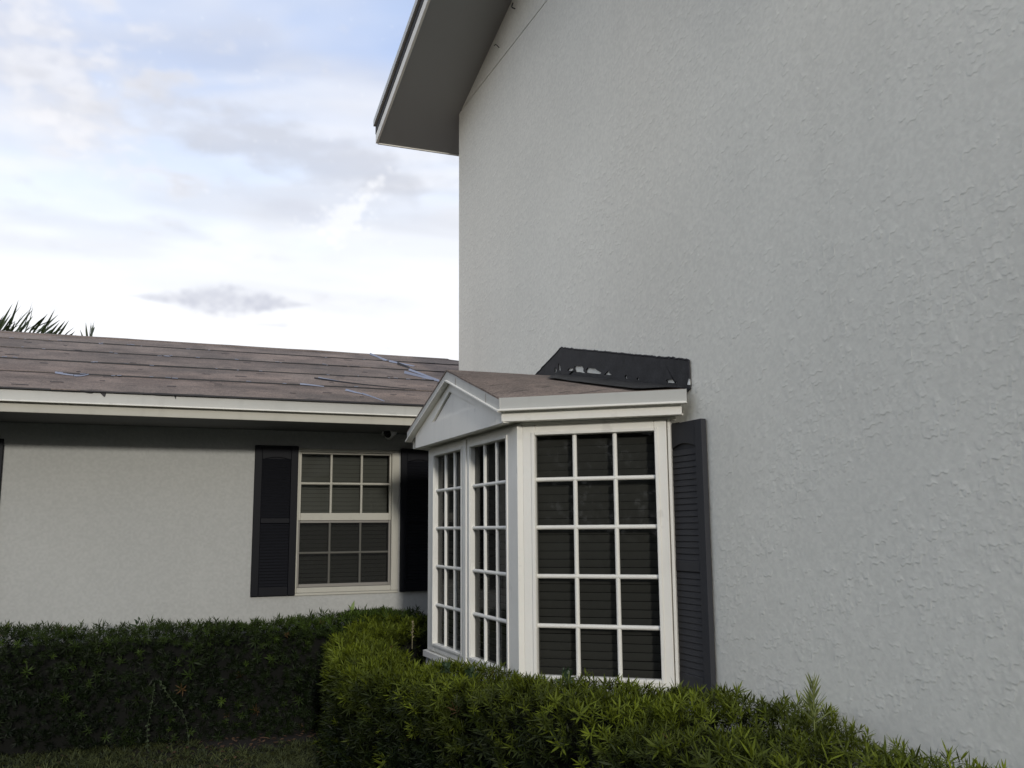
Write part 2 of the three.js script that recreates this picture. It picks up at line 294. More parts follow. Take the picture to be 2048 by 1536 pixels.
// --- low wing: walls, soffit, fascia
const WX0 = -11, RZ = -3.21, RY = 2.439 + PITCH * 4.1, EZ = 0.86, SY = 2.267;
{
  const wx0 = -1.635, wx1 = -0.625, wy0 = 0.745, wy1 = 2.105;
  const w0 = -5.515, w1 = -4.505;
  part('wall', house, cubeUV(up(xy([[WX0, -0.36], [0, -0.36], [0, 2.5], [WX0, 2.5]], -0.2, 0, [[[wx0, wy0], [wx0, wy1], [wx1, wy1], [wx1, wy0]], [[w0, wy0], [w0, wy1], [w1, wy1], [w1, wy0]]])), STUCCO_M, 0.13, 0.4), M.stuccoFine, 'smooth white stucco wall of the low wing');
  part('wall', house, [cubeUV(up(box(WX0, 6, -0.36, 2.3, RZ * 2 - 0.2, RZ * 2, 0)), STUCCO_M), cubeUV(up(box(WX0, WX0 + 0.2, -0.36, 2.3, RZ * 2, -0.2, 0)), STUCCO_M), cubeUV(up(box(5.8, 6, -0.36, 2.3, RZ * 2, 0, 0)), STUCCO_M)], M.stuccoFine);
  part('floor', house, up(box(WX0 + 0.2, 5.8, -0.3, -0.1, RZ * 2, -0.2, 0)), M.dark);
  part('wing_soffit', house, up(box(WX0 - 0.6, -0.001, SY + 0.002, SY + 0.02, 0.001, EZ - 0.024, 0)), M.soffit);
  part('fascia', house, white(box(WX0 - 0.6, -0.001, SY - 0.004, 2.348, EZ - 0.022, EZ + 0.000, 0.004)), M.cream, 'cream fascia board of the low wing');
  // folded metal edge with its kicked-out lip
  const prof = [[-0.03, 2.351], [0.003, 2.351], [0.005, 2.440], [-0.03, 2.444]].map(([n, y]) => [EZ + 0.024 + n, y]);
  part('drip_lip', house, white(box(WX0 - 0.6, -0.002, 2.3415, 2.354, EZ + 0.028, EZ + 0.052, 0.003)), M.white, 'bright rolled lip under the drip edge');
  part('drip_edge', house, white(ext(prof, -WX0 + 0.6).applyMatrix4(new THREE.Matrix4().makeBasis(V(0, 0, 1), V(0, 1, 0), V(-1, 0, 0)).setPosition(-0.001, 0, 0))), M.metal, 'off-white metal drip edge along the wing roof');
}
// --- wing roof: felt laid in long overlapping strips
const roofY = (z) => 2.444 + PITCH * (EZ + 0.03 - z);
{
  const roof = sub('wing_roof', house, 'brown felted roof of the low wing with black lap lines');
  const rows = [0.905, -0.007, -0.835, -1.68, -2.50, RZ];
  for (let i = 0; i < 5; i++) {
    const z0 = rows[i], z1 = rows[i + 1] - (i < 4 ? 0.09 : 0), lift = 0.006;
    const xr = 0.9 + 3.6 * (z0 - RZ) / 4.1 * 0 ;
    const x0 = WX0 - 0.6, x1 = 0.9 + (z0 - RZ) * 1.1, x1b = 0.9 + (z1 - RZ) * 1.1;
    const cut = z0 > 0.0 ? -0.004 : x1, cutb = z0 > 0.0 ? -0.004 : x1b;
    const q = [V(x0, roofY(z0) + 0.013, z0), V(cut, roofY(z0) + 0.013, z0), V(cutb, roofY(z1) + 0.003, z1), V(x0, roofY(z1) + 0.003, z1)];
    part('roofing_sheet', roof, cubeUV(up(slab(q, 0.010, 90, 6, (s, r, p) => 0.004 * (fbm(p.x * 1.3 + i * 9, p.z * 2.2, 3) - 0.5) * Math.min(1, 3 * r * (1 - r) + 0.2))), 3, i * 0.37), M.felt);
    // black bitumen bleeding out along the lap
    const bits = [];
    for (let x = x0 + 4; x < cut - 0.05;) {
      const len = rr(0.12, 0.9), h = rnd() < 0.06 ? 0.007 : rr(0.014, 0.019), x2 = Math.min(cut - 0.01, x + len);
      bits.push(box(x, x2, roofY(z0) + 0.001, roofY(z0) + 0.001 + h * 0.72, z0 + 0.001, z0 + 0.008 + rnd() * 0.01, 0));
      x = x2;
    }
    if (i === 0) for (const [x, w, d] of [[-3.33, 0.05, 0.035], [-2.78, 0.02, 0.03], [-3.45, 0.12, 0.012]]) bits.push(zyDrip(x, w, d));
    part('lap_seam', roof, bits.map((b) => up(b)), M.seam, i === 0 ? 'ragged black felt edge over the drip edge' : undefined);
  }
  // far slope and hip, unseen from the lawn
  const x1 = 0.9 + (0.9 - RZ) * 1.1;
  part('roofing_sheet', roof, cubeUV(up(slab([V(WX0 - 0.6, RY + 0.006, RZ), V(0.9, RY + 0.006, RZ), V(x1, 2.444, 2 * RZ - 0.9), V(WX0 - 0.6, 2.444, 2 * RZ - 0.9)], 0.012)), 3), M.felt);
  part('roofing_sheet', roof, cubeUV(up(slab([V(0.9, RY + 0.004, RZ), V(0.9, RY + 0.004, RZ), V(x1, 2.444, -0.02), V(x1, 2.444, 2 * RZ - 0.9)], 0.012)), 3), M.felt);
  part('ridge_cap', roof, cubeUV(up(mergeGeometries([slab([V(WX0 - 0.6, roofY(RZ + 0.14) + 0.012, RZ + 0.14), V(0.92, roofY(RZ + 0.14) + 0.012, RZ + 0.14), V(0.92, RY + 0.016, RZ), V(WX0 - 0.6, RY + 0.016, RZ)], 0.008, 60, 1, (s, r, p) => 0.008 * (vnoise(p.x * 3, 5) - 0.5)), slab([V(0.92, RY + 0.015, RZ), V(WX0 - 0.6, RY + 0.015, RZ), V(WX0 - 0.6, roofY(RZ + 0.14) + 0.01, RZ - 0.14), V(0.92, roofY(RZ + 0.14) + 0.01, RZ - 0.14)], 0.008)].map(plain))), 3), M.felt);
  // loose felt folds; the pale ones carry sky sheen as colour
  const fold = (pts, w0, w1, h, mat, label) => {
    const c = new THREE.CatmullRomCurve3(pts.map(([x, z]) => V(x, roofY(z) + 0.012, z))), n = 26, pos = [], P = c.getPoints(n);
    for (let i = 0; i < n; i++) {
      const row = [i, i + 1].map((k) => { const t = k / n, a = P[k], d = P[Math.min(n, k + 1)].clone().sub(P[Math.max(0, k - 1)]).normalize(), s = V(-d.z, 0, d.x).normalize(), w = 0.75 * mix(w0, w1, t) * (0.75 + 0.5 * vnoise(t * 9, w0 * 100)); const e = (m) => { const q = a.clone().addScaledVector(s, m * w); q.y = roofY(q.z) + 0.012; return q; }; const m = a.clone().addScaledVector(s, w * 0.2); m.y = roofY(m.z) + 0.014 + h * mix(1, 0.35, t); return [e(-0.5), m, e(0.5)]; });
      for (let k = 0; k < 2; k++) { const [a, b, c2, d] = [row[0][k], row[0][k + 1], row[1][k + 1], row[1][k]]; for (const q of [a, b, c2, a, c2, d]) pos.push(q.x, q.y, q.z); }
    }
    const g = new THREE.BufferGeometry(); g.setAttribute('position', new THREE.Float32BufferAttribute(pos, 3)); g.computeVertexNormals();
    part('felt_fold', roof, up(g), mat, label);
  };
  fold([[-0.20, -3.12], [-0.15, -2.75], [-0.13, -2.45]], 0.06, 0.09, 0.02, M.fold, 'fold with painted pale blue sky sheen running down from the ridge');
  fold([[-0.12, -2.40], [0.0, -2.2], [0.12, -2.05]], 0.06, 0.08, 0.02, M.fold);
  fold([[-0.08, -2.15], [-0.03, -1.85], [-0.02, -1.68]], 0.03, 0.05, 0.03, M.seam);
  fold([[-0.06, -1.62], [-0.01, -1.25], [0.04, -0.87], [0.1, -0.6]], 0.08, 0.05, 0.02, M.fold, 'fold with painted pale sky sheen slanting down beside the bay roof');
  fold([[-0.22, -1.30], [-0.08, -1.0], [0.06, -0.7]], 0.03, 0.06, 0.03, M.fold);
  fold([[-1.36, -0.46], [-1.25, -0.38], [-1.14, -0.30]], 0.035, 0.03, 0.02, M.fold);
  fold([[-1.40, -0.47], [-1.08, -0.25], [-0.75, -0.12], [-0.45, -0.03]], 0.02, 0.014, 0.012, M.seam);
  fold([[-1.21, 0.24], [-1.16, 0.33], [-1.10, 0.42]], 0.07, 0.03, 0.015, M.fold, 'torn fold with painted pale blue sky sheen low on the wing roof');
  fold([[-1.10, 0.42], [-1.04, 0.6], [-0.98, 0.80]], 0.022, 0.012, 0.012, M.fold);
  fold([[-1.62, 0.0], [-1.50, 0.03], [-1.40, 0.07]], 0.03, 0.02, 0.014, M.fold);
  fold([[-3.75, 0.03], [-3.66, 0.10], [-3.56, 0.13]], 0.03, 0.012, 0.014, M.fold);
  fold([[-3.60, 0.17], [-3.54, 0.13], [-3.49, 0.02]], 0.03, 0.02, 0.014, M.fold);
  // pale flecks along the laps
  const fl = [];
  for (let k = 0; k < 60; k++) {
    const row = [-0.007, -0.835, -1.68, -2.50][k % 4], x = rr(-4.6, -0.1), z = row + rr(-0.02, 0.06) * (row > -1 ? 1 : 1.6), a = rr(-0.5, 0.5), l = rr(0.012, 0.05), w = rr(0.005, 0.014);
    fl.push(new THREE.BoxGeometry(l, 0.004, w).rotateY(a).rotateX(Math.atan(PITCH)).translate(x, roofY(z) + 0.017, z));
  }
  part('pale_fleck', roof, fl.map((g) => up(g)), M.fold, undefined, 'stuff');
  // dark scuffs
  const sc = [];
  for (let k = 0; k < 46; k++) { const x = rr(-4.6, -0.2), z = rr(-2.4, 0.8), l = rr(0.03, 0.13); sc.push(new THREE.BoxGeometry(l, 0.003, rr(0.006, 0.013)).rotateY(rr(-0.12, 0.12)).rotateX(Math.atan(PITCH)).translate(x, roofY(z) + 0.0155, z)); }
  part('scuff_mark', roof, sc.map((g) => up(g)), M.seam, undefined, 'stuff');
}
function zyDrip(x, w, d) { return xy([[x - w / 2, 2.442], [x + w * 0.2, 2.442 - d], [x + w * 0.35, 2.442 - d * 0.9], [x + w / 2, 2.442], [x, 2.452]], EZ + 0.031, EZ + 0.036); }

// --- shutters
function shutter(F, w, h, mat, label, splits, pitch, tilt = 0.45) {
  const s = sub('shutter', house, label), st = w * 0.17, add = (name, g) => part(name, s, up(inF(g, F)), mat);
  add('stile', box(0, st, 0, h, 0, 0.036, 0.005)); add('stile', box(w - st, w, 0, h, 0, 0.036, 0.005));
  add('rail', box(st, w - st, 0, splits[0], 0, 0.034, 0.005)); add('rail', box(st, w - st, splits[1], splits[2], 0, 0.034, 0.005));
  // top rail with a slight arch along its lower edge
  const tw = w - 2 * st, pts = [[st, h], [st, h - splits[3]]];
  for (let k = 0; k <= 8; k++) { const t = k / 8; pts.push([st + tw * (0.04 + 0.92 * t), h - splits[3] + splits[3] * 0.16 * Math.sin(Math.PI * t)]); }
  pts.push([w - st, h - splits[3]], [w - st, h]);
  add('rail', ext(pts.reverse(), 0.030, [], 0.002));
  add('back_panel', box(st * 0.9, w - st * 0.9, splits[0] * 0.9, h - splits[3] * 0.3, 0.001, 0.015, 0));
  const run = (a, b) => { for (let y = a + pitch * 0.5; y < b - pitch * 0.3; y += pitch) { const g = new RoundedBoxGeometry(tw, pitch * (tilt < 0.4 ? 1.0 : 0.95), 0.006, 1, 0.0025).rotateX(-tilt).translate(w / 2, y, tilt < 0.4 ? 0.024 : 0.018); add('slat', g); } };
  run(splits[0], splits[1]); run(splits[2], h - splits[3] * 0.9);
}
const Fw = (x, y, z = 0.004) => frame(V(x, y, z), V(1, 0, 0), V(0, 0, 1));
const sh = [0.085, 0.665, 0.715, 0.13];
shutter(Fw(-2.022, 0.729), 0.402, 1.394, M.shutter, 'dark navy shutter left of the wing window, slats catching light', sh, 0.0278);
shutter(Fw(-0.613, 0.731), 0.374, 1.394, M.shutter, 'dark shutter in the corner beside the bay window', sh, 0.0278);
shutter(Fw(-4.50, 0.731), 0.387, 1.394, M.shutter, 'dark shutter of which only an edge shows at the wall end away from the bay', sh, 0.0278);
shutter(Fw(-5.91, 0.731), 0.387, 1.394, M.shutter, undefined, sh, 0.0278);
shutter(frame(V(-0.006, 0.395, 4.072), V(0, 0, 1), V(-1, 0, 0)), 0.416, 1.556, M.shutterNear, 'dark grey shutter on the tall wall beside the bay window', [0.1, 0.68, 0.745, 0.15], 0.036, 0.18);

// --- a glazed sash: panes, bars and frame in the frame's own plane (n = 0 is the glass)
function glaze(parent, F, u0, v0, gw, gh, us, vs, bar, mats) {
  const U = [0, ...us, gw], W = [0, ...vs, gh], add = (n, g, m, l) => part(n, parent, white(inF(g, F)), m, l);
  for (let i = 0; i < U.length - 1; i++) for (let j = 0; j < W.length - 1; j++) {
    const tilt = 0.014 * (hash2(i + 7 * j, Math.round(u0 * 100)) - 0.5);
    add('pane', new THREE.PlaneGeometry(U[i + 1] - U[i] - 0.002, W[j + 1] - W[j] - 0.002).rotateY(tilt).rotateX(tilt * 0.7).translate(u0 + (U[i] + U[i + 1]) / 2, v0 + (W[j] + W[j + 1]) / 2, 0), M.glass);
  }
  const bb = (a0, a1, horiz, at, d) => {       // half-round glazing bar
    const sh = []; const n = 7; sh.push([-bar / 2, -0.003]); for (let k = 0; k <= n; k++) { const t = Math.PI * k / n; sh.push([-Math.cos(t) * bar / 2, 0.005 + Math.sin(t) * d]); } sh.push([bar / 2, -0.003]);
    const g = ext(sh.reverse(), a1 - a0);
    return horiz ? g.applyMatrix4(new THREE.Matrix4().makeBasis(V(0, 1, 0), V(0, 0, 1), V(1, 0, 0)).setPosition(u0 + a0, v0 + at, 0)) : g.applyMatrix4(new THREE.Matrix4().makeBasis(V(-1, 0, 0), V(0, 0, 1), V(0, 1, 0)).setPosition(u0 + at, v0 + a0, 0));
  };
  for (const u of us) add('glazing_bar', bb(-0.004, gh + 0.004, false, u, 0.0135), mats.bar);
  for (const v of vs) add('glazing_bar', bb(-0.004, gw + 0.004, true, v, 0.0150), mats.bar);
}
function ring(F, u0, u1, v0, v1, wL, wR, wB, wT, n0, n1, r = 0.004) {
  return [box(u0, u0 + wL, v0, v1, n0, n1, r), box(u1 - wR, u1, v0, v1, n0, n1, r), box(u0 + wL + 0.0005, u1 - wR - 0.0005, v0, v0 + wB, n0, n1 - 0.001, r), box(u0 + wL + 0.0005, u1 - wR - 0.0005, v1 - wT, v1, n0, n1 - 0.001, r)].map((g) => white(inF(g, F)));
}
function blinds(parent, F, u0, u1, v0, v1, n, pitch, tilt, mat = M.blind) {
  for (let v = v0 + pitch / 2, k = 0; v < v1; v += pitch, k++) part('blind_slat', parent, up(inF(new THREE.BoxGeometry(u1 - u0, pitch * 0.99, 0.003).rotateX(tilt + 0.10 * (hash2(k, Math.round(u0 * 50)) - 0.5)).translate((u0 + u1) / 2, v, n + 0.004 * (hash2(k, 9) - 0.5)), F)), mat);
}

// --- double-hung window of the wing
function wingWindow(x0, label) {
  const w = sub('window', house, label), F = frame(V(x0, 0, 0), V(1, 0, 0), V(0, 0, 1));   // u from the left jamb
  const add = (n, g, m, l) => part(n, w, up(inF(g, F)), m, l);
  part('window_frame', w, ring(F, 0.0015, 1.0085, 0.7465, 2.1035, 0.030, 0.072, 0.048, 0.030, -0.19, 0.012), M.cream);
  part('sill', w, up(inF(box(0.0, 1.01, 0.722, 0.744, 0.002, 0.014, 0.004), F)), M.cream);
  // upper sash
  part('sash', w, ring(F, 0.033, 0.935, 1.420, 2.072, 0.022, 0.018, 0.07, 0.018, -0.05, -0.012), M.cream);
  glaze(w, F.clone().multiply(new THREE.Matrix4().makeTranslation(0, 0, -0.035)), 0.055, 1.49, 0.862, 0.564, [0.288, 0.586], [0.282], 0.024, { bar: M.cream });
  // lower sash behind its grey half screen
  part('sash', w, ring(F, 0.033, 0.935, 0.796, 1.418, 0.020, 0.020, 0.03, 0.022, -0.06, -0.018), M.grey, 'lower sash in a grey screen frame');
  glaze(w, F.clone().multiply(new THREE.Matrix4().makeTranslation(0, 0, -0.045)), 0.053, 0.826, 0.862, 0.57, [0.288, 0.586], [0.288], 0.022, { bar: M.cream });
  add('screen', new THREE.PlaneGeometry(0.862, 0.57).translate(0.053 + 0.431, 0.826 + 0.285, -0.022), M.screen, 'dark insect screen over the lower sash');
  blinds(w, F, 0.05, 0.92, 0.80, 2.07, -0.125, 0.040, 0.42, M.blindPale);
  part('window_back', w, up(inF(box(-0.05, 1.06, 0.65, 2.15, -0.26, -0.24, 0), F)), M.dark);
}
wingWindow(-1.635, 'white double-hung window of the low wing with a screened lower sash');
wingWindow(-5.515);

// --- bay window
{
  const bay = sub('bay_window', house, 'white bay window with small square panes and closed blinds');
  const R = [1.9074, 1.6314, 1.3358, 1.0395, 0.7433, 0.4536];
  const vs = [R[4] - R[5], R[3] - R[5], R[2] - R[5], R[1] - R[5]], gh = R[0] - R[5], yT = 1.972, yB = 0.392;
  const zL = 1.62, zR = 3.648;
  // front (parallel to the tall wall); u runs towards the camera
  const FF = frame(V(-0.80, 0, 0), V(0, 0, 1), V(-1, 0, 0));
  const fr = (z0, z1, l, r2) => ring(FF, z0, z1, yB, yT, l, r2, R[5] - yB, yT - R[0], -0.03, 0.034);
  part('sash', bay, fr(1.700, 2.628, 0.162, 0.094), M.white, 'far front sash of the bay window');
  part('sash', bay, fr(2.632, 3.622, 0.103, 0.192), M.white, 'front sash of the bay window nearer the corner');
  part('beading', bay, [...ring(FF, 1.835, 2.558, R[5] - 0.022, R[0] + 0.022, 0.022, 0.022, 0.020, 0.020, 0.02, 0.042), ...ring(FF, 2.708, 3.458, R[5] - 0.022, R[0] + 0.022, 0.022, 0.022, 0.020, 0.020, 0.02, 0.042)], M.white);
  glaze(bay, FF, 1.861, R[5], 0.674, gh, [0.225, 0.449], vs, 0.026, { bar: M.white });
  glaze(bay, FF, 2.735, R[5], 0.696, gh, [0.232, 0.464], vs, 0.026, { bar: M.white });
  part('mullion', bay, up(inF(box(2.598, 2.664, yB, yT, 0.030, 0.046, 0.006), FF)), M.white);
  blinds(bay, FF, 1.75, 3.50, 0.44, 1.93, -0.07, 0.050, 0.35);
  // angled side facing the camera
  const d = V(0.584, 0, 0.467).normalize(), n = V(-d.z, 0, d.x), FS = frame(V(-0.714, 0, 3.649), d, n);
  part('sash', bay, ring(FS, -0.080, 0.822, yB, yT, 0.080, 0.074, R[5] - yB, yT - R[0], -0.03, 0.034), M.white, 'broad angled sash of the bay window');
  part('beading', bay, ring(FS, -0.024, 0.772, R[5] - 0.022, R[0] + 0.022, 0.022, 0.022, 0.020, 0.020, 0.02, 0.042), M.white);
  glaze(bay, FS, 0.0, R[5], 0.748, gh, [0.248, 0.501], vs, 0.027, { bar: M.white });
  blinds(bay, FS, -0.02, 0.78, 0.44, 1.93, -0.07, 0.050, 0.35);
  part('corner_post', bay, up(inF(box(-0.105, -0.088, yB, yT, -0.05, 0.028, 0.003), FS)), M.white);
  part('jamb', bay, up(inF(box(0.827, 0.846, yB, yT + 0.01, -0.06, 0.020, 0.004), FS)), M.white);
  // far angled side, hidden from here
  const d2 = V(-0.584, 0, 0.467).normalize(), n2 = V(-d2.z, 0, d2.x), FB = frame(V(-0.13, 0, 1.16), d2, n2);
  part('sash', bay, ring(FB, -0.10, 0.86, yB, yT, 0.10, 0.10, R[5] - yB, yT - R[0], -0.03, 0.034), M.white);
  glaze(bay, FB, 0.0, R[5], 0.760, gh, [0.253, 0.507], vs, 0.027, { bar: M.white });
  // plan of the bay, for head, seat and knee wall
  const out = (o) => [[0.0, 1.02 - o], [-0.80 - o, 1.66 - o * 0.4], [-0.80 - o, 3.64 + o * 0.4], [0.0, 4.28 + o]];
  part('window_head', bay, white(plan([[0.0, 1.05], [-0.80, 1.66], [-0.80, 3.62], [-0.03, 4.2]], yT + 0.002, yT + 0.02)), M.white);
  part('window_seat', bay, white(plan(out(0.015), yB - 0.012, yB - 0.001)), M.white);
  part('sill', bay, white(plan(out(0.052), yB - 0.060, yB - 0.014)), M.white, 'white sill board under the bay window');
  part('knee_wall', bay, cubeUV(up(plan(out(0.03), -0.36, yB - 0.062)), STUCCO_M, 0.3, 0.2), M.white, 'white base wall under the bay window');
  part('unlit_room_sheet', bay, up(zy([[1.1, 0.4], [4.2, 0.4], [4.2, 1.96], [1.1, 1.96]], -0.012, -0.004)), M.dark, 'dark sheet inside the bay standing in for the unlit room');  // darkness of the room behind the blinds, painted as a sheet
}

// --- bay roof
const A = V(-0.974, 2.487, 2.6), Rc = V(-0.968, 2.137, 3.668), Ec = V(-0.062, 2.137, 4.378), J = V(0.0, 2.487, 2.6), Lc = V(-0.968, 2.137, 1.532), El = V(-0.062, 2.137, 0.822);
{
  const roof = sub('bay_roof', house, 'small brown gabled roof over the bay window with white trim');
  const wob = (s, r, p) => 0.006 * (fbm(p.x * 5, p.z * 5, 3) - 0.5);
  part('roofing_sheet', roof, cubeUV(up(slab([A, J, Ec, Rc], 0.012, 10, 16, wob)), 3, 0.2, 0.5), M.felt, 'weathered brown felt slope facing the lawn');
  part('roofing_sheet', roof, cubeUV(up(slab([Lc, El, J, A], 0.012, 6, 10)), 3), M.felt);
  // black membrane turned down onto the slope
  const Sx = (s, t) => { const a = V().lerpVectors(A, Rc, s), b = V().lerpVectors(J, Ec, s); return V().lerpVectors(a, b, t); };
  const edge = (s) => mix(0.60, 0.735, Math.pow(clamp((s - 0.35) / 0.6), 0.7)) + (s < 0.35 ? (0.35 - s) * 0.9 : 0) - 0.02 * (fbm(s * 9, 3, 3) - 0.5);
  const pos = [], N = 40, K = 5;
  const pt = (i, k) => { const s = i / N * 0.995, q = Sx(s, mix(edge(s), 0.999, k / K)); q.y += 0.012 + 0.006 * fbm(s * 14, k * 1.7, 2); return q; };
  for (let i = 0; i < N; i++) for (let k = 0; k < K; k++) { const a = pt(i, k), b = pt(i, k + 1), c = pt(i + 1, k + 1), d = pt(i + 1, k); for (const q of [a, b, c, a, c, d]) pos.push(q.x, q.y, q.z); }
  const g = new THREE.BufferGeometry(); g.setAttribute('position', new THREE.Float32BufferAttribute(pos, 3)); g.computeVertexNormals();
  part('membrane', roof, cubeUV(up(g), 0.8), M.bitumen, 'black membrane lapped onto the bay roof slope');
  // eave of the camera side: metal edge with lip, board under it, soffit
  const eave = (P0, P1, flip) => {
    const dd = V().subVectors(P1, P0), len = Math.hypot(dd.x, dd.z), u = V(dd.x, 0, dd.z).normalize(), n = V(-u.z, 0, u.x).multiplyScalar(flip);
    const F = new THREE.Matrix4().makeBasis(u, V(0, 1, 0), n).setPosition(P0.x, 0, P0.z);
    const ex = (pr, a, b) => ext(flip > 0 ? pr : pr, b - a).applyMatrix4(new THREE.Matrix4().makeBasis(V(0, 0, 1), V(0, 1, 0), V(-1, 0, 0)).setPosition(b, 0, 0)).applyMatrix4(F);
    part('drip_edge', roof, white(ex([[-0.03, 2.060], [-0.001, 2.060], [0.001, 2.136], [-0.03, 2.142]], -0.004, len)), M.metal);
    part('drip_lip', roof, white(inF(box(-0.012, len, 2.0515, 2.064, -0.02, 0.019, 0.003), F)), M.white);
    part('fascia', roof, white(inF(box(0.0, len - 0.035, 1.990, 2.075, -0.055, -0.032, 0.004), F)), M.white);
  };
  eave(Rc, Ec, 1); eave(El, Lc, 1);
  // front rake: metal band on both slopes
  const rake = (z0, y0, z1, y1) => { const dn = 0.078; return [[z0, y0], [z0, y0 - dn], [z1, y1 - dn], [z1, y1]]; };
  const ccw = (p) => { let s = 0; p.forEach((a, i) => { const b = p[(i + 1) % p.length]; s += a[0] * b[1] - b[0] * a[1]; }); return s < 0 ? p.slice().reverse() : p; };
  for (const [z, e] of [[3.66, 3.672], [1.54, 1.528]]) {
    part('rake_edge', roof, white(zy(ccw(rake(2.6, 2.486, e, 2.132)), -0.968, -0.950)), M.metal);
    part('rake_lip', roof, white(zy(ccw([[2.6, 2.4095], [2.6, 2.4005], [e, 2.0465], [e, 2.0555]]), -0.986, -0.930)), M.white);
  }
  // pediment with its sunk triangle
  const tri = [[1.675, 1.984], [3.652, 1.984], [3.652, 2.052], [2.6, 2.402], [1.675, 2.09]];
  part('pediment', roof, white(zy(tri, -0.938, -0.885, [[[2.135, 2.148], [2.565, 2.330], [3.165, 2.148]]], 0.001)), M.white, 'white pediment with a sunk triangular panel');
  part('pediment_panel', roof, white(zy([[2.10, 2.12], [3.20, 2.12], [2.58, 2.36]], -0.922, -0.8855)), M.white, 'sunk triangular panel with edge shade painted on');
  part('edge_shade', roof, [up(zy(ccw([[2.15, 2.152], [2.555, 2.322], [2.568, 2.318], [2.172, 2.153]]), -0.9232, -0.9222))], M.grey, 'painted shade strip along the sunk panel edge');  // shade of the recess edge painted as a thin grey strip
  // metal joints on the rake
  for (const [z, h] of [[2.80, 0.05], [3.42, 0.06]]) part('joint_crack', roof, up(box(-0.9705, -0.9685, 2.487 - 0.336 * (z - 2.6) - 0.075, 2.487 - 0.336 * (z - 2.6) - 0.075 + h, z - 0.003, z + 0.003, 0)), M.grey);
  part('soffit', roof, white(plan([[-0.004, 0.84], [-0.884, 1.56], [-0.884, 3.62], [-0.03, 4.285]], 1.994, 2.004)), M.white);
}
// --- black flashing on the tall wall over the bay roof, with torn spots
{
  const jag = (a, b, n, amp, seed) => { const o = []; for (let k = 0; k < n; k++) { const t = k / n; o.push([mix(a[0], b[0], t), mix(a[1], b[1], t) + (k ? amp * (hash2(k, seed) - 0.35) * (hash2(k, seed + 5) > 0.8 ? 2.6 : 1) : 0)]); } return o; };
  const o = [...jag([4.34, 2.145], [4.335, 2.318], 4, 0.0, 2), ...jag([4.335, 2.318], [2.53, 2.722], 150, 0.006, 3), ...jag([2.53, 2.722], [1.9, 2.555], 40, 0.004, 11), [1.9, 2.38], [2.6, 2.47], [4.3, 2.13]];
  // torn white spots: (z, y, length, height)
  const spots = [[2.42, 2.560, 0.040, 0.050], [2.495, 2.562, 0.050, 0.075], [2.70, 2.520, 0.13, 0.034], [2.85, 2.490, 0.19, 0.062], [3.07, 2.448, 0.22, 0.055], [3.30, 2.395, 0.09, 0.030], [3.56, 2.330, 0.036, 0.032], [3.72, 2.294, 0.026, 0.024], [4.12, 2.218, 0.10, 0.028], [4.185, 2.203, 0.022, 0.014]];
  const holes = spots.map(([z, y, l, h], i) => { const p = []; for (let k = 0; k < 11; k++) { const a = -k / 11 * 2 * Math.PI, w = 0.65 + 0.7 * hash2(k, i * 13 + 1); const zz = z + Math.cos(a) * l / 2 * w; p.push([zz, y - 0.19 * (zz - z) + Math.max(-0.25, Math.sin(a)) * h * 0.62 * w]); } return p; });
  let s = 0; o.forEach((a, i) => { const b = o[(i + 1) % o.length]; s += a[0] * b[1] - b[0] * a[1]; });
  part('flashing', house, cubeUV(up(zy(s < 0 ? o.slice().reverse() : o, -0.011, -0.003, holes)), 0.9), M.bitumen, 'black torn roofing membrane on the wall above the bay roof');
  const bead = [...jag([4.338, 2.19], [4.338, 2.318], 6, 0, 2), ...jag([4.338, 2.320], [2.53, 2.724], 120, 0.005, 3), ...jag([2.53, 2.724], [1.95, 2.57], 30, 0.004, 11)].map(([z, y]) => V(-0.010, y, z));
  const bc = new THREE.CurvePath(); for (let i = 0; i + 1 < bead.length; i++) bc.add(new THREE.LineCurve3(bead[i], bead[i + 1]));
  part('tar_bead', house, up(new THREE.TubeGeometry(bc, 260, 0.006, 5)), M.seam, 'black tar bead round the flashing');
  part('bare_patch', house, cubeUV(up(zy([[4.318, 2.172], [4.346, 2.168], [4.346, 2.20], [4.334, 2.208], [4.326, 2.19]], -0.0145, -0.0115)), 1), M.torn, 'bare white chip at the flashing corner');
}

// ================================================================ SECURITY CAMERA
{
  const c = thing('security_camera', 'small white bullet camera with black face under the wing eave', 'security camera', [-0.775, 2.262 + G, 0.22]);
  const dir = V(-0.68, -0.30, 0.62).normalize(), q = new THREE.Quaternion().setFromUnitVectors(V(0, 1, 0), dir), place = (g) => g.applyQuaternion(q);
  const prof = [[0, -0.07], [0.03, -0.07], [0.042, -0.058], [0.045, -0.02], [0.046, 0.05], [0.0445, 0.056], [0.042, 0.056]].map((p) => new THREE.Vector2(...p));
  part('housing', c, place(new THREE.LatheGeometry(prof, 24)), M.camWhite);
  part('face_plate', c, place(new THREE.CylinderGeometry(0.0415, 0.0415, 0.006, 24).translate(0, 0.050, 0)), M.camBlack);
  part('lens', c, place(new THREE.SphereGeometry(0.017, 16, 8, 0, Math.PI * 2, 0, Math.PI / 2).translate(0, 0.052, 0)), M.camBlack);
  part('sun_hood', c, place(new THREE.CylinderGeometry(0.0495, 0.0495, 0.135, 20, 1, true, 2.2, 2.0).translate(0, 0.005, 0)), M.camWhite);
  part('bracket', c, new THREE.CylinderGeometry(0.012, 0.012, 0.09, 12).translate(0.035, 0.0, -0.12).rotateX(0.0), M.camWhite);
  part('base', c, new THREE.CylinderGeometry(0.04, 0.042, 0.02, 20).rotateX(Math.PI / 2).translate(0.035, -0.01, -0.19), M.camWhite);
}

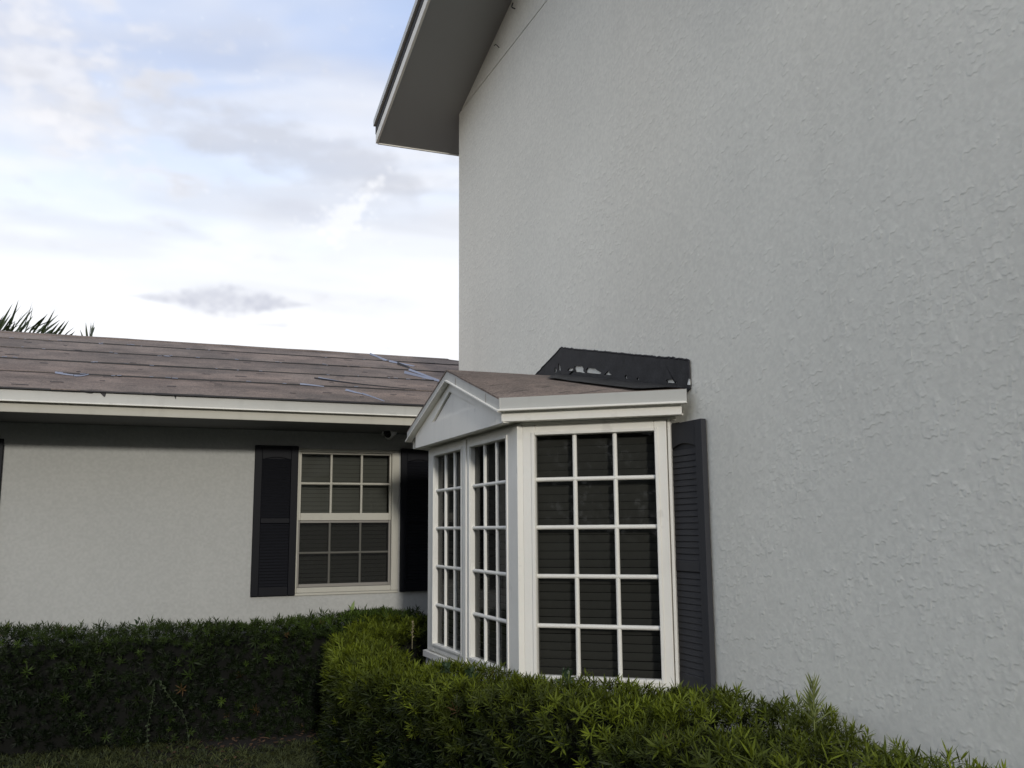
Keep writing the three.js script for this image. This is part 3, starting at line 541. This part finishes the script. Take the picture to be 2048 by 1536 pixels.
// ================================================================ HEDGES
// a shoot tip of narrow leaves
function shootGeometry(seed, n, len, wid, spread) {
  const r = mulberry(seed), pos = [], nor = [];
  for (let i = 0; i < n; i++) {
    const az = i * 2.39996 + r() * 0.5, e = mix(1.15, spread, Math.pow(i / n, 0.55)) + (r() - 0.5) * 0.3, L = len * (0.65 + 0.5 * r()) * (0.75 + 0.25 * (1 - i / n)), w = wid * (0.8 + 0.4 * r()), y0 = (1 - i / n) * len * 0.55;
    const dir = V(Math.cos(az) * Math.cos(e), Math.sin(e), Math.sin(az) * Math.cos(e)), side = V(-Math.sin(az), 0, Math.cos(az)), bend = 0.16 * (r() - 0.3);
    const P = [0, 0.55, 1].map((t) => V(0, y0, 0).addScaledVector(dir, L * t).add(V(0, -bend * L * t * t, 0))), Wd = [w * 0.6, w, w * 0.12];
    const nn = dir.clone().cross(side).normalize();
    for (let k = 0; k < 2; k++) {
      const a = P[k].clone().addScaledVector(side, -Wd[k] / 2), b = P[k].clone().addScaledVector(side, Wd[k] / 2), c = P[k + 1].clone().addScaledVector(side, Wd[k + 1] / 2), d = P[k + 1].clone().addScaledVector(side, -Wd[k + 1] / 2);
      for (const q of [a, b, c, a, c, d]) { pos.push(q.x, q.y, q.z); nor.push(nn.x, nn.y, nn.z); }
    }
  }
  const g = new THREE.BufferGeometry(); g.setAttribute('position', new THREE.Float32BufferAttribute(pos, 3)); g.computeVertexNormals();
  g.setAttribute('uv', new THREE.Float32BufferAttribute(new Float32Array(pos.length / 3 * 2), 2)); return g;
}
const shoots = [shootGeometry(3, 14, 0.056, 0.0072, 0.05), shootGeometry(5, 11, 0.050, 0.0068, 0.20), shootGeometry(8, 12, 0.066, 0.0078, -0.10)];
const dummy = new THREE.Object3D();
function instanced(geo, mat, list, name, parent) {
  const m = new THREE.InstancedMesh(geo, mat, list.length), c = new THREE.Color();
  list.forEach((t, i) => { dummy.position.copy(t.p); dummy.quaternion.setFromUnitVectors(V(0, 1, 0), t.d); dummy.rotateY(t.r); dummy.scale.setScalar(t.s); dummy.updateMatrix(); m.setMatrixAt(i, dummy.matrix); c.setRGB(...t.c); m.setColorAt(i, c); });
  m.name = name; m.userData.kind = 'stuff'; parent.add(m); return m;
}
// hedge as a ribbon: outer and inner plan lines at the same stations, heights per station
function hedge(o, stations, opt) {
  const n = stations.length, S = (t) => { const f = clamp(t) * (n - 1), i = Math.min(n - 2, Math.floor(f)), k = f - i, a = stations[i], b = stations[i + 1]; return a.map((v, j) => mix(v, b[j], k)); };
  let len = 0; const L = [0]; for (let i = 1; i < n; i++) { len += Math.hypot(stations[i][0] - stations[i - 1][0], stations[i][1] - stations[i - 1][1]); L.push(len); }
  const lists = [[], [], []];
  // cross-section walk: outer face from the ground up, over the top, down the inner face
  const sect = (t, w) => { const [ox, oz, ix, iz, h] = S(t), base = 0.02, r = opt.round, fh = h - r, top = Math.hypot(ix - ox, iz - oz), per = fh + r * 1.4 + (top - 2 * r) + r * 1.4 + fh; let q = w * per; const H = (u, y, nu, ny) => { const e = u / top; return { p: V(mix(ox, ix, e), y, mix(oz, iz, e)), nu, ny, per }; };
    if (q < fh) return H(0, base + q, -1, 0.15); q -= fh;
    if (q < r * 1.4) { const a = q / (r * 1.4) * Math.PI / 2; return H(r - r * Math.cos(a), fh + r * Math.sin(a), -Math.cos(a), Math.sin(a)); } q -= r * 1.4;
    if (q < top - 2 * r) return H(r + q, h, 0, 1); q -= top - 2 * r;
    if (q < r * 1.4) { const a = q / (r * 1.4) * Math.PI / 2; return H(top - r + r * Math.sin(a), fh + r * Math.cos(a), Math.sin(a), Math.cos(a)); } q -= r * 1.4;
    return H(top, fh - q, 1, 0.15); };
  const put = (pos, nx, ny, nz, topness) => {
    const depth = Math.pow(rnd(), 1.6) * opt.depth, lump = 0.085 * (fbm(pos.x * 2.3 + pos.y * 1.7 + 20, pos.z * 2.3 - pos.y * 2.1 + 8, 3) - 0.5) * 2;
    const N = V(nx, ny, nz).normalize(), p = pos.clone().addScaledVector(N, lump - depth);
    const dir = N.clone().multiplyScalar(0.9).add(V(rr(-0.75, 0.75), rr(-0.35, 0.85), rr(-0.75, 0.75))).normalize();
    const outer = 1 - depth / opt.depth, youngLit = clamp((fbm(pos.x * 3.1 + 60, pos.z * 3.1 + pos.y * 2, 3) - 0.42) * 2.6) * (0.15 + 0.85 * topness) * outer + (rnd() < 0.05 ? 0.5 * outer : 0);
    const tipped = outer > 0.55 && rnd() < opt.tips * (0.10 + 0.45 * Math.pow(clamp(pos.y / 0.8), 2) + 3.2 * topness) ? rr(0.5, 1) : 0, base = mix3(opt.oldShade, opt.mid, Math.pow(rnd(), 1.5) * outer), c = mix3(base, opt.youngLit, clamp(Math.max(tipped, youngLit * 0.8 + 0.45 * topness * outer) + rr(-0.05, 0.05))), k = rr(0.75, 1.25), brown = rnd() < 0.004;  // new growth by chance, plus lit top and shaded lower side put into colour
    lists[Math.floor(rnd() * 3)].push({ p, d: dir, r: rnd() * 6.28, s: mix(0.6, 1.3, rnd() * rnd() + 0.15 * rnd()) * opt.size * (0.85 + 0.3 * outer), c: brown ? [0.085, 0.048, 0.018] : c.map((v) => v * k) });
  };
  for (let i = 0; i < opt.count; i++) {
    const t = rnd(), w = rnd(), s = S(t), q = sect(t, w), e = 0.01, s2 = S(Math.min(1, t + e)), s1 = S(Math.max(0, t - e));
    const ux = s[2] - s[0], uz = s[3] - s[1], l = Math.hypot(ux, uz), inner = q.nu > 0.5;
    if (inner && rnd() < 0.6) continue;
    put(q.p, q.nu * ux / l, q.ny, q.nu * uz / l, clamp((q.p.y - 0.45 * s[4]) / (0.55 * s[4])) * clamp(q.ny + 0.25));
  }
  // ends
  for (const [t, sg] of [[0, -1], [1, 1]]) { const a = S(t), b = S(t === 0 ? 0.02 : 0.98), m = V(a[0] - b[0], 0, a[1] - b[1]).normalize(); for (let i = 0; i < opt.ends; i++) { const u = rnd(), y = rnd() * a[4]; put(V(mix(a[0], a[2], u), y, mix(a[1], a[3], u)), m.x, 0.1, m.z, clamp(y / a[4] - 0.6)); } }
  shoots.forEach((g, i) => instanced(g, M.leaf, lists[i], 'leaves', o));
  // twiggy inside as one near-black shell, shade between the shoots in its colour
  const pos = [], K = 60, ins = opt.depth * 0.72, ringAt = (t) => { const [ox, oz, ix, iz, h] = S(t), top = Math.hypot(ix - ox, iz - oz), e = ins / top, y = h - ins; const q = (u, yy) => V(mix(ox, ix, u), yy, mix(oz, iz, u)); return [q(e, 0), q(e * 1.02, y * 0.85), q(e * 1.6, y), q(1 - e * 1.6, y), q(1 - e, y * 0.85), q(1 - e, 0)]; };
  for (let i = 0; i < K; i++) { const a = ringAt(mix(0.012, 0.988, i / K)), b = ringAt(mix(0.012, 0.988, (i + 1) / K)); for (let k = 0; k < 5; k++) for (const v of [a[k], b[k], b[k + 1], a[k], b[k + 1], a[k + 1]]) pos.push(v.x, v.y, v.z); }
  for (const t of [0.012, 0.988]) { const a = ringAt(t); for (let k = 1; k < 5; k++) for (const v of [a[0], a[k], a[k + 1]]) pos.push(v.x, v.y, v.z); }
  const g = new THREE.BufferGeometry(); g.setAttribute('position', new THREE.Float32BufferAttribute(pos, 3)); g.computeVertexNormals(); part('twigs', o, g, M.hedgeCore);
}
{
  const a = thing('hedge', 'long dark clipped hedge along the wall of the low wing', 'hedge');
  hedge(a, [[-6.4, 0.86, -6.4, 0.12, 0.86], [-4.0, 0.86, -4.0, 0.12, 0.87], [-2.5, 0.86, -2.5, 0.12, 0.885], [-1.2, 0.92, -1.2, 0.12, 0.90], [-0.55, 1.0, -0.55, 0.2, 0.90]],
    { tips: 0.04, count: 13000, ends: 250, depth: 0.15, round: 0.09, size: 0.88, oldShade: [0.003, 0.006, 0.0016], mid: [0.0085, 0.016, 0.0038], youngLit: [0.048, 0.078, 0.011] });
  const b = thing('hedge', 'lush yellow-green topped hedge curving round the bay window and along the tall wall', 'hedge');
  hedge(b, [[-1.22, 0.75, -0.42, 0.95, 0.87], [-1.55, 1.45, -1.10, 1.6, 0.82], [-1.70, 2.1, -1.18, 2.1, 0.77], [-1.70, 2.75, -1.14, 2.7, 0.75], [-1.50, 3.35, -0.97, 3.2, 0.78], [-1.28, 3.95, -0.64, 3.78, 0.795], [-1.10, 4.75, -0.12, 4.35, 0.80], [-0.98, 5.6, -0.06, 5.3, 0.80], [-0.93, 6.6, -0.05, 6.3, 0.81], [-0.92, 7.6, -0.05, 7.4, 0.81]],
    { tips: 0.085, count: 23000, ends: 500, depth: 0.17, round: 0.13, size: 0.98, oldShade: [0.0025, 0.0055, 0.0014], mid: [0.0085, 0.0165, 0.0028], youngLit: [0.122, 0.152, 0.0115] });
}

// ================================================================ WEEDS ON AND BY THE HEDGES
function leafGeo(len, wid, curl, seg = 4) {
  const pos = []; const P = [];
  for (let k = 0; k <= seg; k++) { const t = k / seg, w = wid * Math.sin(Math.PI * Math.pow(t, 0.75)) * 0.5 + 0.0004; P.push([V(-w, len * t * (1 - 0.25 * curl * t), curl * len * t * t), V(0, len * t * (1 - 0.25 * curl * t), curl * len * t * t - w * 0.35), V(w, len * t * (1 - 0.25 * curl * t), curl * len * t * t)]); }
  for (let k = 0; k < seg; k++) for (let j = 0; j < 2; j++) { const a = P[k][j], b = P[k][j + 1], c = P[k + 1][j + 1], d = P[k + 1][j]; for (const q of [a, b, c, a, c, d]) pos.push(q.x, q.y, q.z); }
  const g = new THREE.BufferGeometry(); g.setAttribute('position', new THREE.Float32BufferAttribute(pos, 3)); g.computeVertexNormals(); return g;
}
const aim = (g, p, d, roll = 0) => { dummy.position.copy(p); dummy.quaternion.setFromUnitVectors(V(0, 1, 0), d.clone().normalize()); dummy.rotateY(roll); dummy.scale.setScalar(1); dummy.updateMatrix(); return g.applyMatrix4(dummy.matrix); };
const stem = (pts, r0) => new THREE.TubeGeometry(new THREE.CatmullRomCurve3(pts), 10, r0, 5).deleteAttribute('uv');
function sprig(name, label, pos, h, nLeaf, len, wid, mat, lean, open, curl) {
  const o = thing(name, label, 'weed', pos), r = mulberry(Math.round(1000 * (pos[0] + pos[2] * 3 + 50)));
  const tip = V(lean[0], h, lean[1]); part('stem', o, stem([V(0, -0.06, 0), V(lean[0] * 0.3, h * 0.5, lean[1] * 0.3), tip], 0.003), mat);
  for (let i = 0; i < nLeaf; i++) { const t = 0.12 + 0.88 * (i + 0.5) / nLeaf, az = i * 2.4 + r(), p = V(lean[0] * t * t, h * t, lean[1] * t * t), e = mix(open, 1.2, t); part('leaf', o, aim(leafGeo(len * (1.1 - 0.45 * t) * (0.8 + 0.4 * r()), wid, curl), p, V(Math.cos(az) * Math.cos(e), Math.sin(e), Math.sin(az) * Math.cos(e)), r() * 6), mat); }
  return o;
}
sprig('weed', 'tall feathery pale green weed standing above the front hedge by the tall wall', [-0.42, 0.86, 5.80], 0.18, 44, 0.095, 0.0075, M.weed, [-0.02, 0.03], 0.62, 0.05);
sprig('weed', 'pale drooping-leaved vine shoot on the hedge under the wing window', [-1.20, 0.90, 0.50], 0.075, 6, 0.10, 0.034, M.weedPale, [0.03, 0.02], 0.35, 0.75);
sprig('weed', 'thin dark seedling with paired leaves on the wing hedge, well left of the shutter', [-2.99, 0.87, 0.45], 0.085, 7, 0.055, 0.018, M.weedDark, [0.03, 0], 0.2, 0.3);
sprig('weed', 'small round-leaved seedling on the wing hedge', [-3.56, 0.86, 0.50], 0.045, 6, 0.045, 0.022, M.weedDark, [0.0, 0.01], 0.3, 0.3);
sprig('weed', 'faint feathery weed on the far left end of the wing hedge', [-3.93, 0.86, 0.50], 0.09, 18, 0.05, 0.008, M.weed, [0.0, 0.01], 0.8, 0.1);
sprig('weed', 'broad dark-leaved weed in the hedge top below the angled bay sash', [-0.78, 0.80, 4.15], 0.085, 16, 0.075, 0.034, M.weedDark, [0.02, 0.0], 0.2, 0.4);
sprig('weed', 'dark glossy-leaved weed in the hedge top below the bay corner', [-1.16, 0.80, 3.66], 0.05, 12, 0.06, 0.032, M.weedDark, [0, 0], 0.15, 0.5);
sprig('weed', 'small dark-leaved weed in the hedge top before the bay front', [-1.22, 0.80, 3.38], 0.045, 9, 0.055, 0.03, M.weedDark, [0, 0], 0.15, 0.5);
sprig('weed', 'dry straw-coloured weed against the far post of the bay window', [-1.03, 0.84, 1.95], 0.14, 16, 0.03, 0.010, M.dry, [0.0, 0.02], 0.6, 0.3);
{
  const o = thing('grass_tuft', 'single long green grass blade arching over the hedge beside the bay', 'grass', [-1.05, 0.84, 1.30]);
  part('blade', o, aim(leafGeo(0.24, 0.016, 0.9, 8), V(0, -0.03, 0), V(0.55, 0.8, -0.1), 1.2), M.weedPale);
}
// creeping stems in front of the wing hedge
for (const [pts, label] of [[[[-2.83, 0.50, 0.90], [-2.85, 0.33, 0.97], [-2.87, 0.17, 0.98], [-2.86, 0.01, 1.02]], 'straight hanging creeper stem with small paired leaves before the wing hedge'], [[[-2.80, 0.52, 0.90], [-2.72, 0.40, 0.98], [-2.60, 0.24, 0.98], [-2.56, 0.01, 1.04]], 'bent creeper stem with small paired leaves, second on the wing hedge']]) {
  const o = thing('creeper', label, 'vine', pts[3].map((v, i) => (i === 1 ? 0 : v))), c = new THREE.CatmullRomCurve3(pts.map((p) => V(...p).sub(o.position)));
  part('stem', o, new THREE.TubeGeometry(c, 20, 0.0016, 5), M.creeper);
  const r = mulberry(Math.round(-pts[3][0] * 1000));
  for (let k = 0; k < 15; k++) { const p = c.getPoint(Math.min(0.99, (k + r() * 0.8) / 15)); for (const s of [-1, 1]) if (r() < 0.8) part('leaf', o, aim(leafGeo(0.020 + 0.016 * r(), 0.021, 0.25, 3), p, V(s * (0.5 + 0.6 * r()), rr(-0.3, 0.5), 0.3 + 0.6 * r()), rr(-1, 1)), M.creeper); }
}

// ================================================================ GRASS AND DRY LEAVES
{
  const r = mulberry(77), pos = [];
  for (let i = 0; i < 7; i++) { const az = i * 2.4 + r(), L = 0.05 + 0.045 * r(), w = 0.006, d = V(Math.cos(az) * 0.75, 0.65, Math.sin(az) * 0.75), s = V(-Math.sin(az), 0, Math.cos(az)); const P = [0, 0.5, 1].map((t) => d.clone().multiplyScalar(L * t).add(V(0, -0.5 * L * t * t * 0.6, 0))), W = [w, w, w * 0.15]; for (let k = 0; k < 2; k++) { const a = P[k].clone().addScaledVector(s, -W[k] / 2), b = P[k].clone().addScaledVector(s, W[k] / 2), c = P[k + 1].clone().addScaledVector(s, W[k + 1] / 2), e = P[k + 1].clone().addScaledVector(s, -W[k + 1] / 2); for (const q of [a, b, c, a, c, e]) pos.push(q.x, q.y, q.z); } }
  const g = new THREE.BufferGeometry(); g.setAttribute('position', new THREE.Float32BufferAttribute(pos, 3)); g.computeVertexNormals();
  const list = [], dry = [];
  for (let i = 0; i < 34000; i++) {
    const x = rr(-6.5, -1.0), z = rr(0.75, 6.5); const bare = fbm(x * 1.1 + 4, z * 1.1, 4) + 0.18 * sstep(1.5, 0.8, z) * sstep(-3.2, -2.2, x);
    if (bare > 0.84 || (bare > 0.72 && rnd() < 0.4)) { if (rnd() < 0.14) dry.push({ p: V(x, 0.008 + rnd() * 0.012, z), d: V(rr(-0.35, 0.35), 1, rr(-0.35, 0.35)).normalize(), r: rnd() * 6.28, s: rr(0.6, 1.4), c: mix3([0.060, 0.030, 0.016], [0.105, 0.058, 0.028], rnd()) }); continue; }
    list.push({ p: V(x, 0, z), d: V(rr(-0.3, 0.3), 1, rr(-0.3, 0.3)).normalize(), r: rnd() * 6.28, s: rr(0.6, 1.3), c: mix3([0.018, 0.026, 0.006], [0.064, 0.073, 0.016], rnd()) });
  }
  const m = instanced(g, M.blade, list, 'grass', scene); m.userData = { label: 'short dim lawn grass in front of the wing hedge', category: 'grass', kind: 'stuff' };
  const dl = leafGeo(0.05, 0.022, 0.3, 3).rotateX(Math.PI / 2 - 0.2), m2 = instanced(dl, M.litter, dry, 'leaf_litter', scene); m2.userData = { label: 'reddish-brown dead leaves on bare lawn patches', category: 'dead leaves', kind: 'stuff' };
}

// ================================================================ PALMS BEHIND THE ROOF
function frond(parent, pts, leafLen, nl, upright, seed) {
  const c = new THREE.CatmullRomCurve3(pts), r = mulberry(seed), geos = [new THREE.TubeGeometry(c, 24, 0.022, 5).deleteAttribute('uv')];
  for (let i = 0; i < nl; i++) for (const s of [-1, 1]) {
    const t = 0.06 + 0.93 * (i + 0.5 * (s > 0)) / nl, p = c.getPoint(t), d = c.getTangent(t), side = V(d.z, 0, -d.x).normalize().multiplyScalar(s);
    const dir = d.clone().multiplyScalar(0.55).addScaledVector(side, 0.62).add(V(0, upright + 0.2 * (r() - 0.5), 0)).normalize();
    const L = leafLen * (0.45 + 0.75 * Math.sin(Math.PI * clamp(t * 0.85 + 0.12))) * (0.85 + 0.3 * r());
    geos.push(aim(leafGeo(L, 0.058, -0.10 - 0.15 * r(), 3).deleteAttribute('uv'), p, dir, r() * 6));
  }
  part('frond', parent, geos.map((g) => { const q = g.index ? g.toNonIndexed() : g; q.setAttribute('uv', new THREE.Float32BufferAttribute(new Float32Array(q.attributes.position.count * 2), 2)); return q; }), M.palm);
}
function palm(pos, h, label, fr) {
  const o = thing('palm_tree', label, 'palm tree', pos, undefined);
  part('trunk', o, new THREE.LatheGeometry([[0.24, 0], [0.19, 0.3], [0.15, h * 0.5], [0.13, h], [0, h + 0.02]].map((p) => new THREE.Vector2(...p)), 14), M.bark);
  fr(o);
}
palm([-7.4, -0.52, -13.2], 5.4, 'dark palm tree whose arching frond shows over the wing roof ridge', (o) => {
  const f = (pts, l, n, u, s) => frond(o, pts.map((p) => V(p[0], p[1] - 0, p[2])), l, n, u, s);
  f([[0, 5.4, 0], [0.9, 6.05, 0.1], [1.8, 6.36, 0.2], [2.5, 6.22, 0.2], [3.25, 5.80, 0.2]], 0.62, 36, 0.95, 1);
  f([[0, 5.4, 0], [0.7, 5.9, 0.4], [1.4, 6.05, 0.7], [2.0, 5.95, 0.9], [2.6, 5.6, 1.0]], 0.6, 26, 0.8, 2);
  f([[0, 5.4, 0], [0.3, 6.2, 0.2], [0.75, 6.75, 0.3], [1.1, 7.0, 0.3]], 0.5, 14, 0.5, 3);
  for (let k = 0; k < 9; k++) { const a = 1.6 + k * 0.55, R = 2.6; f([[0, 5.4, 0], [Math.cos(a) * R * 0.4, 6.1, -Math.sin(a) * R * 0.4], [Math.cos(a) * R * 0.8, 6.0, -Math.sin(a) * R * 0.8], [Math.cos(a) * R, 5.2, -Math.sin(a) * R]], 0.6, 16, 0.3, 10 + k); }
});
palm([-4.2, -0.12, -13.6], 5.0, 'small palm tip just showing over the wing roof ridge', (o) => {
  frond(o, [V(0, 5.0, 0), V(0.0, 5.6, 0), V(0.02, 6.0, 0.02), V(0.06, 6.2, 0.03)], 0.42, 7, 0.9, 31);
  for (let k = 0; k < 7; k++) { const a = k * 0.9, R = 1.3; frond(o, [V(0, 5.0, 0), V(Math.cos(a) * R * 0.5, 5.5, Math.sin(a) * R * 0.5), V(Math.cos(a) * R, 5.2, Math.sin(a) * R)], 0.4, 10, 0.3, 40 + k); }
});

// ================================================================ ADDED TREE BELT (unseen; darkens the glass, cuts low sky light, lets sun by)
{
  const g = new THREE.BufferGeometry(), pos = [], r = mulberry(5);
  for (let i = 0; i < 10; i++) { const a = V(r() - 0.5, r() - 0.5, r() - 0.5), b = V(r() - 0.5, r() - 0.5, r() - 0.5).multiplyScalar(0.5), c = V(r() - 0.5, r() - 0.5, r() - 0.5).multiplyScalar(0.5); for (const q of [a, a.clone().add(b), a.clone().add(c)]) pos.push(q.x, q.y, q.z); }
  g.setAttribute('position', new THREE.Float32BufferAttribute(pos, 3)); g.computeVertexNormals();
  const list = [];
  for (const [x, z, h, w] of [[-19, 12, 8, 4], [-19, 18, 9.5, 4.5], [-15.5, 23, 9.5, 4.5], [-11.5, 27, 9, 3.6], [-6, 29, 4.6, 4], [-1, 29, 4.6, 4], [4, 25, 9, 4.5], [9, 24, 10, 5], [15, 22, 10, 5], [-24, 14, 10, 5], [-14, 30, 10, 5], [-23, 4, 6, 4]]) for (let i = 0; i < 900; i++) {
    const u = rnd() * 6.28, v = Math.acos(rr(-1, 1)), q = Math.pow(rnd(), 0.35); list.push({ p: V(x + Math.cos(u) * Math.sin(v) * w * q, h * 0.52 + Math.cos(v) * h * 0.5 * q, z + Math.sin(u) * Math.sin(v) * w * q), d: V(rr(-1, 1), rr(-1, 1), rr(-1, 1)).normalize(), r: rnd() * 6, s: rr(0.8, 1.6), c: mix3([0.6, 0.7, 0.6], [1.3, 1.3, 1.1], rnd()) });
  }
  const m = instanced(g, M.far, list, 'added_woods', scene); m.userData = { label: 'added dark tree belt opposite the house, cutting low sky light and faintly mirrored in the bay glass', category: 'added_woods', kind: 'stuff' };
}

scene.traverse((o) => { if (o.isMesh) { o.castShadow = true; o.receiveShadow = true; } });
renderer.render(scene, camera);
